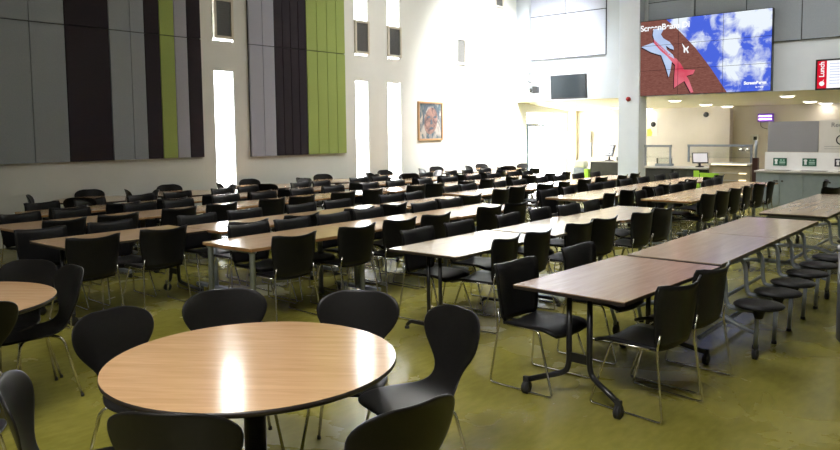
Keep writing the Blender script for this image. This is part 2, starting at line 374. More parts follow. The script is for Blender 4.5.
part('painted_face', facep(oval), mat('painted_skin', (.4, .25, .2), .6, build=noise_col((.10, .07, .075), (.34, .20, .16), (1, 2, 2), 2.4, 4, .6, 0, .4, .6, 1)), t)
def feat(b):
    for poly in ([(-.17, .62), (-.05, .66), (.0, .62), (-.05, .595), (-.14, .59)], [(.10, .62), (.2, .66), (.26, .62), (.2, .59)], [(.03, .60), (.09, .45), (.03, .42), (-.02, .44)], [(-.08, .33), (.04, .36), (.15, .33), (.04, .28)],
                 [(-.25, .7), (-.1, .9), (.15, .92), (.3, .72), (.33, .55), (.38, .75), (.2, .96), (-.2, .96), (-.32, .8), (-.32, .4), (-.27, .5)]):
        prism(b, poly, lambda u, v, d: (d, u, v), .026, .031)
part('painted_features', feat, mat('painted_dark', (.06, .09, .12), .6, build=noise_col((.05, .07, .10), (.10, .13, .16), s=6)), t)

# ------------------------------------------------------------------ pillar, bulkhead panels, screens
struct('trim_3', lambda b: bb(b, -8.87, -8.27, 19.2, 19.72, 0, ZC), M['pillar'], None, .01)
t = thing('fire_alarm', 'round red fire alarm sounder on the white pillar', 'alarm', (-8.57, 19.2, 2.62))
part('alarm_base', lambda b: lathe(b, [(.0001, .001), (.065, .001), (.065, .03), (.05, .035), (.0001, .035)], 20, axis='Y'), M['red'], t)
part('alarm_dome', lambda b: lathe(b, [(.05, .03), (.05, .07), (.03, .09), (.0001, .095)], 20, axis='Y'), M['red'], t)

def bpanel(label, x0, x1, z0, z1, m, gcol=None):
    t = thing('acoustic_panel', label, 'wall panel', ((x0+x1)/2, DY, z0))
    w = (x1-x0)/2
    part('backing', lambda b: bb(b, -w, w, -.03, -.004, 0, z1-z0), M['seam'], t)
    part('panel_board', lambda b: bb(b, -w+.012, w-.012, -.06, -.03, .012, z1-z0-.012), m, t, .003)
bpanel('lower left pale blue panel high above the door', -11.86, -10.68, 3.92, 5.22, M['ppale'])
bpanel('lower right pale blue panel above the switched-off television', -10.68, -9.38, 3.92, 5.22, M['ppale'])
bpanel('upper left pale blue panel at the top of the photo', -11.86, -10.68, 5.22, 6.4, M['ppale'])
bpanel('upper right pale blue panel at the top of the photo', -10.68, -9.38, 5.22, 6.4, M['ppale'])
gx = [-8.15, -6.88, -5.60, -4.33, -3.05, -1.8]
names = ['behind the top left corner', 'behind the top middle', 'behind the top right corner']
for i in range(5):
    lab = ['lower slate grey panel behind the top left corner of the video wall', 'lower slate grey panel behind the middle of the video wall top edge',
           'lower slate grey panel at the top right corner of the video wall', 'slate grey panel right of the video wall, above the menu screen', 'slate grey panel beyond the right edge of the photo'][i]
    bpanel(lab, gx[i], gx[i+1], 3.88, 5.20, M['pgrey2'])
for i in range(3):
    lab = ['topmost slate grey panel nearest the pillar', 'second topmost slate grey panel from the pillar', 'third topmost slate grey panel from the pillar'][i]
    bpanel(lab, gx[i], gx[i+1], 5.20, 6.4, M['pgrey2'])

# video wall 3x3
vx0, vx1, vz0, vz1 = -8.38, -4.95, 2.70, 4.69
vw = thing('video_wall', 'large video wall of nine screens showing a brick wall and cloudy sky', 'screen', (vx0, DY, vz0))
W_, H_ = vx1-vx0, vz1-vz0
part('case', lambda b: bb(b, -.015, W_+.015, -.22, -.065, -.012, H_+.012), M['blk_steel'], vw, .003)
part('sky_picture', lambda b: bb(b, 0, W_, -.226, -.22, 0, H_), M['sky_img'], vw)
def vp(name, poly, m, d): return part(name, lambda b: prism(b, [(u*W_, (1-v)*H_) for u, v in poly], lambda u, v, dd: (u, dd, v), -.226-d, -.226-d-.002), m, vw)
# coordinates are fractions of the screen (u right, v down)
vp('brick_picture', [(0, 0), (.235, 0), (.34, .17), (.47, .42), (.58, .68), (.70, 1), (0, 1)], M['brick_img'], .002)
def shadow(poly, name, m):
    vp(name+'_outline', [(u-.006, v+.012) for u, v in poly], M['logo_line'], .004); vp(name, poly, m, .006)
shadow([(.135, .115), (.20, .10), (.215, .13), (.195, .19), (.215, .245), (.265, .30), (.295, .37), (.300, .41), (.27, .39), (.235, .345), (.245, .40), (.29, .47), (.31, .54), (.255, .475), (.19, .365), (.145, .27), (.13, .19)], 'pale_figure', M['logo_blue'])
shadow([(.035, .335), (.135, .29), (.19, .40), (.255, .50), (.285, .56), (.275, .68), (.262, .77), (.235, .62), (.20, .47), (.12, .42)], 'pale_wing', M['logo_blue'])
shadow([(.138, .245), (.20, .35), (.26, .45), (.315, .53), (.34, .60), (.315, .62), (.25, .50), (.19, .40), (.14, .30)], 'pink_arm', M['logo_pink'])
shadow([(.315, .52), (.355, .60), (.38, .68), (.465, .69), (.45, .745), (.40, .765), (.42, .82), (.455, .98), (.435, .99), (.385, .83), (.345, .87), (.305, .915), (.305, .77), (.31, .62)], 'pink_figure', M['logo_pink'])
def small(b):
    for poly in ([(.36, .33), (.375, .36), (.395, .42), (.385, .43), (.37, .38)], [(.385, .39), (.40, .41), (.415, .46), (.405, .47)], [(.375, .40), (.392, .40), (.385, .46), (.375, .455)], [(.395, .40), (.41, .375), (.415, .385), (.40, .425)]):
        prism(b, [(u*W_, (1-v)*H_) for u, v in poly], lambda u, v, dd: (u, dd, v), -.230, -.233)
part('small_white_mark', small, M['img_white'], vw)
def seams(b):
    for k in (1, 2):
        bb(b, W_*k/3-.004, W_*k/3+.004, -.236, -.234, 0, H_); bb(b, 0, W_, -.236, -.234, H_*k/3-.004, H_*k/3+.004)
part('screen_joints', seams, M['logo_line'], vw)
text_mesh('title_lettering', 'ScreenBeam Di', .215, M['img_white'], vw, (.10, -.238, H_-.255), (PI/2, 0, 0), bold=.006)
text_mesh('corner_lettering', 'ScreenBeam', .105, M['img_white'], vw, (W_*.82, -.238, .17), (PI/2, 0, 0), bold=.006)
text_mesh('corner_small_lettering', 'is ready', .06, M['img_white'], vw, (W_*.90, -.238, .08), (PI/2, 0, 0), bold=.002)

# menu screen
t = thing('menu_screen', 'wall screen with red left band and white menu at the right edge', 'screen', (-3.99, DY, 2.66))
part('case', lambda b: bb(b, 0, 1.26, -.12, -.005, 0, .72), M['blk_steel'], t, .004)
part('white_picture', lambda b: bb(b, .04, 1.22, -.124, -.12, .04, .68), M['img_white'], t)
part('red_band', lambda b: bb(b, .04, .24, -.128, -.124, .04, .68), M['img_red'], t)
text_mesh('band_lettering', 'Lunch', .15, M['img_white'], t, (.185, -.131, .30), (PI/2, -PI/2, 0), bold=.003)
def apple(b):
    lathe(b, [(.0001, 0), (.055, 0), (.055, .003), (.0001, .003)], 16, (.14, -.129, .15), axis='Y')
    prism(b, [(.15, .2), (.19, .25), (.17, .2)], lambda u, v, d: (u, d, v), -.129, -.132)
part('band_symbol', apple, M['img_white'], t)
part('menu_lines', lambda b: [bb(b, .30, .30+w, -.127, -.124, z, z+.012) for z, w in ((.6, .30), (.53, .7), (.47, .62), (.41, .66), (.34, .7), (.28, .58), (.21, .66), (.14, .5))], M['img_blue'], t)

# switched-off television on an arm
t = thing('television', 'switched-off black television mounted below the pale blue panels', 'television', (-10.34, DY-.45, 2.70))
R_ = Matrix.Rotation(math.radians(5), 3, 'X')
def rot_box(b, c, s): box(b, R_ @ Vector(c), s, R_)
part('case', lambda b: rot_box(b, (0, .03, .34), (1.16, .06, .70)), M['blk_steel'], t, .006)
part('screen', lambda b: rot_box(b, (0, -.003, .35), (1.10, .006, .63)), M['screen_off'], t)
part('wall_arm', lambda b: (bb(b, -.12, .12, .05, .10, .2, .5), tube(b, [(0, .08, .35), (.25, .25, .35), (0, .40, .35)], .025), bb(b, -.1, .1, .41, .445, .2, .5)), M['blk_steel'], t)
# round wall speakers and small camera
t = thing('wall_speaker', 'small white wall speaker with two round cones left of the television', 'speaker', (-11.80, DY, 3.16))
part('cabinet', lambda b: bb(b, -.12, .12, -.16, -.004, 0, .50), M['offwhite'], t, .02)
part('cone', lambda b: lathe(b, [(.0001, .162), (.085, .162), (.095, .168), (.0001, .175)], 20, (0, 0, .15), axis='Y'), M['steel'], t)
part('cone', lambda b: lathe(b, [(.0001, .162), (.055, .162), (.06, .168), (.0001, .172)], 20, (0, 0, .38), axis='Y'), M['steel'], t)
t = thing('wall_camera', 'small dark box on a wall bracket left of the television', 'camera', (-11.62, DY, 2.92))
part('bracket', lambda b: (tube(b, [(-.25, -.005, .10), (-.2, -.1, .1), (0, -.14, .10)], .018), bb(b, -.28, -.22, -.03, -.003, .04, .16)), M['blk_steel'], t)
part('body', lambda b: bb(b, -.07, .10, -.24, -.10, 0, .20), M['blk_steel'], t, .01)

# ------------------------------------------------------------------ servery
def dz(y): return 2.68-(y-DY)/(YK+.2-DY)*.24
lamps = [(-7.81, 20.61), (-7.42, 22.02), (-7.04, 22.75), (-9.5, 22.7), (-4.86, 20.54), (-4.67, 22.14), (-4.40, 22.75), (-11.28, 21.28), (-10.23, 22.04)]
dl_l = ['recessed downlight under the left part of the video wall', 'second downlight under the video wall', 'third downlight under the video wall, near the pink figure',
        'downlight deep in the servery beside the pillar', 'downlight just right of the video wall corner', 'middle downlight between video wall and menu screen', 'downlight below the red menu screen',
        'downlight in front of the cream pier by the glazed exit', 'downlight just left of the white pillar']
for (x, y), l in zip(lamps, dl_l):
    t = thing('downlight', l, 'ceiling light', (x, y, dz(y)), 0, 'recessed downlights over the servery')
    part('trim_ring', lambda b: lathe(b, [(.17, -.02), (.20, -.02), (.20, .0), (.17, 0)], 24), M['white'], t)
    part('lamp_disc', lambda b: lathe(b, [(.0001, -.055), (.12, -.05), (.168, -.02), (.168, -.002), (.0001, -.002)], 24), M['lamp'], t)

def counter(name, label, x0, x1, y0, y1, h, front, tops, shelf=False):
    t = thing(name, label, 'counter', ((x0+x1)/2, y0, 0)); w = (x1-x0)/2; d = y1-y0
    def carc(b):
        bb(b, -w, -w+.03, .02, d, 0, h-.04); bb(b, w-.03, w, .02, d, 0, h-.04); bb(b, -w+.03, w-.03, d-.03, d, 0, h-.04)
        bb(b, -w+.03, w-.03, .06, d-.03, .06, .10)
    part('carcass', carc, front, t)
    part('front_panel', lambda b: bb(b, -w+.03, w-.03, .03, .055, .1, h-.06), front, t, .003)
    part('counter_top', lambda b: bb(b, -w-.02, w+.02, -.02, d, h-.04, h), tops, t, .004)
    return t
c1 = counter('servery_counter', 'dark fronted till counter just right of the white pillar', -7.42, -6.76, 17.65, 18.35, .85, M['dark'], M['worktop'])
c2 = counter('servery_counter', 'dark fronted counter carrying the tilted till screen', -6.71, -5.89, 17.65, 18.35, .85, M['dark'], M['worktop'])
c3 = counter('servery_counter', 'long beige steel counter with glowing shelf lights', -5.85, -4.93, 17.65, 18.35, .96, M['beige_front'], M['worktop'])
def slots(b):
    for k in range(4): bb(b, -.38, .34, .018, .03, .22+k*.17, .235+k*.17)
part('shelf_edges', slots, M['worktop'], c3)
part('shelf_light', lambda b: bb(b, -.40, .40, -.026, -.02, .925, .95), M['shelfglow'], c3)
for k in range(4): part('slot_light', lambda b: bb(b, .22, .38, .008, .018, .24+k*.16, .265+k*.16), M['shelfglow'], c3)
t = tag(struct('lime_notice', lambda b: (bb(b, -.32, -.19, -.012, 0, 0, .50), bb(b, -.17, .27, -.012, 0, 0, .42), bb(b, -.19, .27, -.012, -.002, .42, .45)), M['lime']), 'lime green sheet fixed to the counter front below the till screen', 'notice')
t.location = (-5.88, 17.63, .28); del t['kind']
cT = counter('servery_counter', 'dark counter with till standing left of the white pillar', -10.2, -9.0, 20.15, 20.8, .86, M['dark'], M['worktop'])
# kit on the counters
def till(label, x, y, z, rz, sc=1., scr=None):
    t = thing('till', label, 'till', (x, y, z), rz)
    part('stand', lambda b: (lathe(b, [(.0001, 0), (.12*sc, 0), (.11*sc, .02), (.03, .03), (.03, .16*sc), (.0001, .16*sc)], 16), ), M['blk_steel'], t)
    Rt = Matrix.Rotation(math.radians(-18), 3, 'X')
    part('case', lambda b: box(b, (0, -.02, .25*sc), (.42*sc, .04, .30*sc), Rt), M['blk_steel'], t, .005)
    part('display', lambda b: box(b, Vector((0, -.02, .25*sc))+Rt @ Vector((0, -.023, 0)), (.37*sc, .006, .25*sc), Rt), scr or M['screen_off'], t)
till('tilted till with bright screen on the dark counter', -6.17, 17.95, .85, .55, .88, emis('till_screen_white', (.9, .85, .82), .9, emis_noise((.8, .76, .75), (.95, .9, .88), (1, 1, 1), 3, .3, .7)))
till('dark till screen on the counter left of the pillar', -9.72, 20.45, .86, -.5, 1.2)
t = thing('card_reader', 'small dark appliance beside the till left of the pillar', 'machine', (-9.38, 20.45, .86))
part('body', lambda b: bb(b, -.07, .10, -.1, .1, 0, .12), M['dark'], t, .01)
part('printer', lambda b: bb(b, -.03, .06, -.06, .06, .12, .26), M['offwhite'], t, .01)
def guard(label, x0, x1, y, z, h, ext=0.):
    t = thing('glass_sneeze_guard', label, 'food guard', ((x0+x1)/2, y, z)); w = (x1-x0)/2
    for s in (-1, 1): part('post', lambda b: bb(b, s*w-.022, s*w+.022, -.02, .02, 0, h), M['steel'], t)
    part('rail', lambda b: bb(b, -w-.03, w+.03+ext, -.03, .03, h-.02, h+.035), M['steel'], t, .004)
    part('glass_shelf', lambda b: bb(b, -w+.02, w-.02, -.02, .20, h-.28, h-.27), M['glass'], t)
    part('glass_pane', lambda b: bb(b, -w+.02, w-.02, -.006, .006, .10, h-.03), M['glass'], t)
guard('glass food guard on steel posts nearest the white pillar', -7.56, -6.92, 18.0, .85, .50)
guard('long glass food guard behind the tilted till screen', -6.53, -5.06, 18.2, .96, .40, .0)
t = thing('serving_dish', 'low glass and steel display on the counter by the pillar', 'display', (-7.12, 18.12, .85))
part('tray', lambda b: bb(b, -.20, .20, -.1, .12, 0, .06), M['steel'], t, .004)
part('cover', lambda b: bb(b, -.17, .17, -.08, .10, .06, .20), M['glass'], t, .004)
for x, l in ((-5.25, 'bright hanging heat lamp over the right end of the food guard'), (-5.11, 'heat lamp nearest the dark post at the counter end')):
    t = thing('heat_lamp', l, 'lamp', (x, 18.05, 1.24), 0)
    part('shade', lambda b: lathe(b, [(.055, 0), (.05, .05), (.015, .08), (.0001, .085)], 16), M['chrome'], t)
    part('bulb', lambda b: lathe(b, [(.0001, .0), (.035, .0), (.035, .03), (.0001, .03)], 12), M['lamp'], t)
    part('stem', lambda b: tube(b, [(0, 0, .08), (0, .15, .11)], .008), M['steel'], t)
t = thing('counter_end_post', 'dark upright post between the beige counter and grey cupboards', 'post', (-4.82, 17.7, 0))
part('post', lambda b: bb(b, -.06, .06, -.06, .06, 0, 1.10), mat('dark_brown_post', (.04, .015, .012), .4, build=noise_col((.035, .013, .01), (.05, .02, .015), s=8)), t, .004)
part('pole', lambda b: tube(b, [(0, 0, 1.10), (0, 0, 1.50)], .03, 12), M['steel'], t)

# grey recycling cupboards with back board and signs
RX0, RX1, RY = -4.68, -.4, 17.2
t = thing('recycling_cupboards', 'long run of grey blue cupboards with pale worktop below the signs', 'cabinet', (RX0, RY, 0))
part('carcass', lambda b: bb(b, 0, RX1-RX0, .03, .60, 0.0, .80), M['cupboard'], t)
def drw(i):
    x = .04+i*.46
    d = part('door', lambda b: bb(b, x+.006, x+.454, .005, .03, .08, .78), M['cupboard'], t, .003)
    hx = x+.40 if i % 2 == 0 else x+.05
    h = part('handle', lambda b: bb(b, hx-.02, hx+.02, -.012, .005, .60, .635), M['dark'], d)
for i in range(9): drw(i)
part('worktop', lambda b: bb(b, -.03, RX1-RX0, -.02, .62, .80, .84), M['worktop'], t, .004)
part('waste_slots', lambda b: [bb(b, .15+k*.72, .65+k*.72, .12, .34, .838, .848) for k in range(5)], M['dark'], t)
part('splash_panel', lambda b: bb(b, .03, RX1-RX0, .60, .66, .80, 1.23), M['white'], t)
t = tag(struct('pin_board', lambda b: bb(b, 0, 1.03, 0, .03, 0, .68), M['board']), 'blank grey pin board standing above the white splash panel', 'board')
t.location = (-4.60, RY+.60, 1.24); del t['kind']
t = thing('recycling_sign', 'white recycling sign with a black circling arrow at the right edge', 'sign', (-3.55, RY+.60, 1.235))
part('board', lambda b: bb(b, 0, 1.05, 0, .03, 0, .70), M['offwhite'], t)
text_mesh('heading', 'Recycling', .135, mat('grey_letters', (.22, .22, .23), .6, build=noise_col((.2, .2, .21), (.24, .24, .25), s=10)), t, (.22, -.004, .55), (PI/2, 0, 0), bold=.002)
text_mesh('heading_second_line', 'here', .125, bpy.data.materials['grey_letters'], t, (.38, -.004, .43), (PI/2, 0, 0), bold=.002)
def ring(b):
    n = 26; ri, ro = .085, .11; cx, cz = .43, .27
    pts = [math.radians(-25-k*300/n) for k in range(n+1)]
    for a, c in zip(pts[:-1], pts[1:]):
        prism(b, [(cx+ri*math.cos(a), cz+ri*math.sin(a)), (cx+ro*math.cos(a), cz+ro*math.sin(a)), (cx+ro*math.cos(c), cz+ro*math.sin(c)), (cx+ri*math.cos(c), cz+ri*math.sin(c))], lambda u, v, d: (u, d, v), -.001, -.005)
    prism(b, [(cx+.05, cz+.015), (cx+.165, cz+.02), (cx+.10, cz-.055)], lambda u, v, d: (u, d, v), -.001, -.005)
part('arrow_symbol', ring, M['wire'], t)
part('rule_lines', lambda b: (bb(b, .10, .95, -.003, -.001, .125, .132), bb(b, .10, .95, -.003, -.001, .075, .082)), bpy.data.materials['grey_letters'], t)
def bin_sign(x, label, m, cat='sign'):
    t = thing('bin_sign', label, 'sign', (x, RY+.60, .93))
    part('plate', lambda b: bb(b, -.14, .14, -.012, 0, 0, .17), m, t)
    def g(b):
        prism(b, [(-.105, .03), (-.05, .03), (-.055, .09), (-.04, .13), (-.06, .145), (-.095, .145), (-.115, .13), (-.10, .09)], lambda u, v, d: (u, d, v), -.013, -.016)
    part('cup_symbol', g, M['white'], t)
    part('white_lines', lambda b: (bb(b, -.01, .11, -.015, -.012, .055, .095), bb(b, -.01, .11, -.015, -.012, .03, .042), bb(b, .0, .04, -.015, -.012, .11, .14), bb(b, .06, .10, -.015, -.012, .11, .14)), mat('pale_green_print', (.35, .5, .42), .5, build=noise_col((.33, .48, .4), (.37, .52, .44), s=10)) if m is M['signgreen'] else M['wire'], t)
bin_sign(-4.33, 'small green sign on the splash panel, nearer the dark post', M['signgreen'])
bin_sign(-3.73, 'small green sign on the splash panel, left of the recycling sign', M['signgreen'])
bin_sign(-3.1, 'small dark sign on the splash panel under the recycling sign', mat('black_sign', (.02, .02, .03), .4, build=noise_col((.018, .018, .028), (.022, .022, .032), s=10)))

# things on the kitchen wall
t = thing('insect_killer', 'wall insect killer with two glowing violet tubes', 'lamp', (-5.98, YK, 1.97))
part('case', lambda b: bb(b, -.21, .21, -.12, -.004, 0, .24), M['uvbox'], t, .006)
part('tube', lambda b: tube(b, [(-.17, -.13, .075), (.17, -.13, .075)], .02), M['uv'], t)
part('tube', lambda b: tube(b, [(-.17, -.13, .165), (.17, -.13, .165)], .02), M['uv'], t)
part('cable', lambda b: tube(b, bend([(-.15, -.02, 0), (-.15, -.02, -.15), (.05, -.02, -.22), (.2, -.01, -.22)], .08), .008, 6), M['dark'], t)
t = thing('wall_telephone', 'pale wall telephone with hanging handset beside the pin board', 'telephone', (-6.30, YK, 1.30))
part('base', lambda b: bb(b, -.10, .12, -.05, -.004, 0, .30), M['offwhite'], t, .01)
part('handset', lambda b: (bb(b, -.10, -.04, -.10, -.06, .03, .27), bb(b, -.10, -.04, -.06, -.05, .22, .27)), M['frame_cream'], t, .01)
part('keypad', lambda b: bb(b, -.01, .08, -.056, -.05, .14, .24), M['dark'], t)
tag(struct('wall_sensor', lambda b: lathe(b, [(.0001, 0), (.085, 0), (.075, .05), (.03, .08), (.0001, .08)], 20, axis='Y'), M['wire']), 'small black round fitting high on the cream kitchen wall', 'sensor')
o = bpy.data.objects['wall_sensor']; o.location = (-7.72, YK-.001, 2.22); del o['kind']
t = thing('poster', 'small poster with yellow patch and dark round shape near the pillar', 'poster', (-9.42, YK, 1.57))
part('sheet', lambda b: bb(b, -.17, .17, -.012, -.002, 0, .54), M['offwhite'], t)
part('dark_print', lambda b: lathe(b, [(.0001, .012), (.085, .012), (.085, .015), (.0001, .015)], 18, (.03, 0, .38), axis='Y'), M['wire'], t)
part('yellow_print', lambda b: prism(b, [(-.17, 0), (-.02, 0), (0, .12), (-.06, .25), (-.17, .22)], lambda u, v, d: (u, d, v), -.012, -.017), M['yellow'], t)
t = thing('paper_dispenser', 'white wall dispenser above a grey one on the cream wall', 'dispenser', (-11.68, YK, 1.38))
part('case', lambda b: bb(b, -.12, .12, -.10, -.004, 0, .36), M['offwhite'], t, .015)
part('window', lambda b: bb(b, -.06, .06, -.104, -.10, .12, .24), M['pgrey'], t)
tag(struct('notice_holder', lambda b: (bb(b, -.10, .10, -.05, -.004, 0, .50),), M['pgrey']), 'narrow grey holder on the cream wall below the white dispenser', 'holder')
o = bpy.data.objects['notice_holder']; o.location = (-11.66, YK, .86); del o['kind']
t = thing('pedal_bin', 'pale bin with rounded top left of the till counter', 'bin', (-10.75, 20.6, 0))
part('body', lambda b: bb(b, -.2, .2, -.15, .15, 0, .62), M['steel'], t, .03)
part('lid', lambda b: bb(b, -.2, .2, -.15, .15, .62, .85), M['offwhite'], t, .06)
tag(struct('lime_crate', lambda b: (bb(b, -.06, .06, -.2, .2, 0, .60),), M['lime']), 'narrow lime green board beside the till counter', 'board')
o = bpy.data.objects['lime_crate']; o.name = 'lime_board'; o.location = (-10.36, 20.4, 0); del o['kind']

# slate litter bin at the right edge
t = thing('litter_bin', 'round slate grey litter bin cut by the right edge of the photo', 'bin', (-.95, 6.80, 0))
part('body', lambda b: lathe(b, [(.0001, .0), (.22, 0), (.235, .02), (.235, .74), (.0001, .74)], 32), M['bin'], t)
part('lid', lambda b: lathe(b, [(.24, .74), (.245, .78), (.20, .83), (.10, .84), (.0001, .84)], 32), M['bin'], t)

# ------------------------------------------------------------------ chairs
def stack_chair(label):
    t = thing('stacking_chair', label, 'chair', group=None)
    # seat: padded plastic slab with waterfall front
    def seat(b):
        nx, ny = 8, 10; top = []; bot = []
        for j in range(ny+1):
            v = j/ny; y = -.20+.43*v
            for i in range(nx+1):
                u = i/nx*2-1
                w = .235-.03*(1-v)
                w *= 1-.10*max(0, (v-.85)/.15)**2
                z = .455-.018*(1-abs(u)**2)-.035*max(0, (v-.72)/.28)**2-.012*(1-v)
                top.append(b.verts.new((u*w, y, z))); bot.append(b.verts.new((u*w*.97, y, z-.022)))
        q = lambda i, j: j*(nx+1)+i
        for j in range(ny):
            for i in range(nx):
                b.faces.new((top[q(i, j)], top[q(i+1, j)], top[q(i+1, j+1)], top[q(i, j+1)])); b.faces.new((bot[q(i, j+1)], bot[q(i+1, j+1)], bot[q(i+1, j)], bot[q(i, j)]))
        rim = [q(i, 0) for i in range(nx)]+[q(nx, j) for j in range(ny)]+[q(i, ny) for i in range(nx, 0, -1)]+[q(0, j) for j in range(ny, 0, -1)]
        for a, c in zip(rim, rim[1:]+rim[:1]): b.faces.new((top[a], bot[a], bot[c], top[c]))
        for f in b.faces: f.smooth = True
    part('seat', seat, M['black'], t)
    def back(b):
        nx, nz = 10, 10; fr = []; bk = []
        for j in range(nz+1):
            v = j/nz
            for i in range(nx+1):
                u = i/nx*2-1
                w = .212+.040*min(1, v*1.5)
                if v < .12: w -= .025*(1-v/.12)**2
                z0 = .435+.395*v
                if v > .5: z0 += (v-.5)*2*(.030*abs(u)**2.0-.014)
                if abs(u) > .9 and v > .97: z0 -= .012
                y = -.225-.055*v + .065*u*u*(.5+.5*v) - .02*max(0, (v-.75)/.25)**2
                fr.append(b.verts.new((u*w, y, z0))); bk.append(b.verts.new((u*w*.985, y-.016, z0)))
        q = lambda i, j: j*(nx+1)+i
        for j in range(nz):
            for i in range(nx):
                b.faces.new((fr[q(i, j)], fr[q(i+1, j)], fr[q(i+1, j+1)], fr[q(i, j+1)])); b.faces.new((bk[q(i, j+1)], bk[q(i+1, j+1)], bk[q(i+1, j)], bk[q(i, j)]))
        rim = [q(i, 0) for i in range(nx)]+[q(nx, j) for j in range(nz)]+[q(i, nz) for i in range(nx, 0, -1)]+[q(0, j) for j in range(nz, 0, -1)]
        for a, c in zip(rim, rim[1:]+rim[:1]): b.faces.new((fr[a], bk[a], bk[c], fr[c]))
        for f in b.faces: f.smooth = True
    part('backrest', back, M['black'], t)
    for s in (-1, 1):
        def sled(b):
            x = .255*s
            tube(b, bend([(.214*s, -.232, .53), (.222*s, -.218, .44), (x, -.275, .010), (x, .235, .010), (.215*s, .10, .425), (.205*s, -.16, .425)], .03, 4), .0078, 6)
        part('sled_leg', sled, M['chrome'], t)
    part('cross_bar', lambda b: tube(b, [(-.212, .08, .424), (.212, .08, .424)], .006, 6), M['chrome'], t)
    return t

def shell_chair(label):
    t = thing('shell_chair', label, 'chair')
    # profile along the shell: (y, z, half width, edge lift)
    prof = [(.235, .425, .10, 0), (.23, .432, .155, 0), (.20, .443, .195, .0), (.12, .447, .215, .004), (.02, .443, .215, .008), (-.07, .440, .195, .010), (-.14, .448, .155, .012), (-.185, .475, .120, .012),
            (-.212, .515, .108, .010), (-.228, .56, .122, .012), (-.242, .605, .165, .022), (-.255, .65, .210, .036), (-.268, .70, .238, .050), (-.280, .75, .245, .054), (-.291, .79, .230, .048), (-.300, .82, .195, .034), (-.306, .842, .145, .018), (-.31, .853, .08, .006)]
    def shell(b):
        nx = 10; A = []; B = []
        n = len(prof)
        for j, (y, z, w, e) in enumerate(prof):
            a = Vector((0, prof[max(0, j-1)][0], prof[max(0, j-1)][1])); c = Vector((0, prof[min(n-1, j+1)][0], prof[min(n-1, j+1)][1]))
            tg = (c-a).normalized(); nr = Vector((0, tg.z, -tg.y))   # towards the sitter
            if nr.y < 0 and nr.z < 0: nr = -nr
            for i in range(nx+1):
                u = i/nx*2-1
                p = Vector((u*w, y, z)) + nr*(e*u*u*(1.0))
                A.append(b.verts.new(p)); B.append(b.verts.new(p-nr*.013))
        q = lambda i, j: j*(nx+1)+i
        for j in range(n-1):
            for i in range(nx):
                b.faces.new((A[q(i, j)], A[q(i+1, j)], A[q(i+1, j+1)], A[q(i, j+1)])); b.faces.new((B[q(i, j+1)], B[q(i+1, j+1)], B[q(i+1, j)], B[q(i, j)]))
        rim = [q(i, 0) for i in range(nx)]+[q(nx, j) for j in range(n-1)]+[q(i, n-1) for i in range(nx, 0, -1)]+[q(0, j) for j in range(n-1, 0, -1)]
        for a, c in zip(rim, rim[1:]+rim[:1]): b.faces.new((A[a], B[a], B[c], A[c]))
        for f in b.faces: f.smooth = True
    sh = part('seat_shell', shell, M['black_lac'], t)
    m = sh.modifiers.new('Subdivision', 'SUBSURF'); m.levels = 1; m.render_levels = 1
    for sx in (-1, 1):
        for sy in (-1, 1):
            def leg(b):
                tube(b, bend([(.03*sx, .0+.02*sy, .418), (.17*sx, .13*sy, .415), (.235*sx, .215*sy, .01)], .05, 5), .0085, 8)
            l = part('leg', leg, M['chrome'], t)
            part('rubber_foot', lambda b: lathe(b, [(.0001, 0), (.012, 0), (.011, .02), (.0001, .02)], 8, (.236*sx, .217*sy, 0)), M['rubber'], l)
    part('under_plate', lambda b: lathe(b, [(.0001, .410), (.07, .410), (.075, .428), (.0001, .428)], 16), M['blk_steel'], t)
    return t

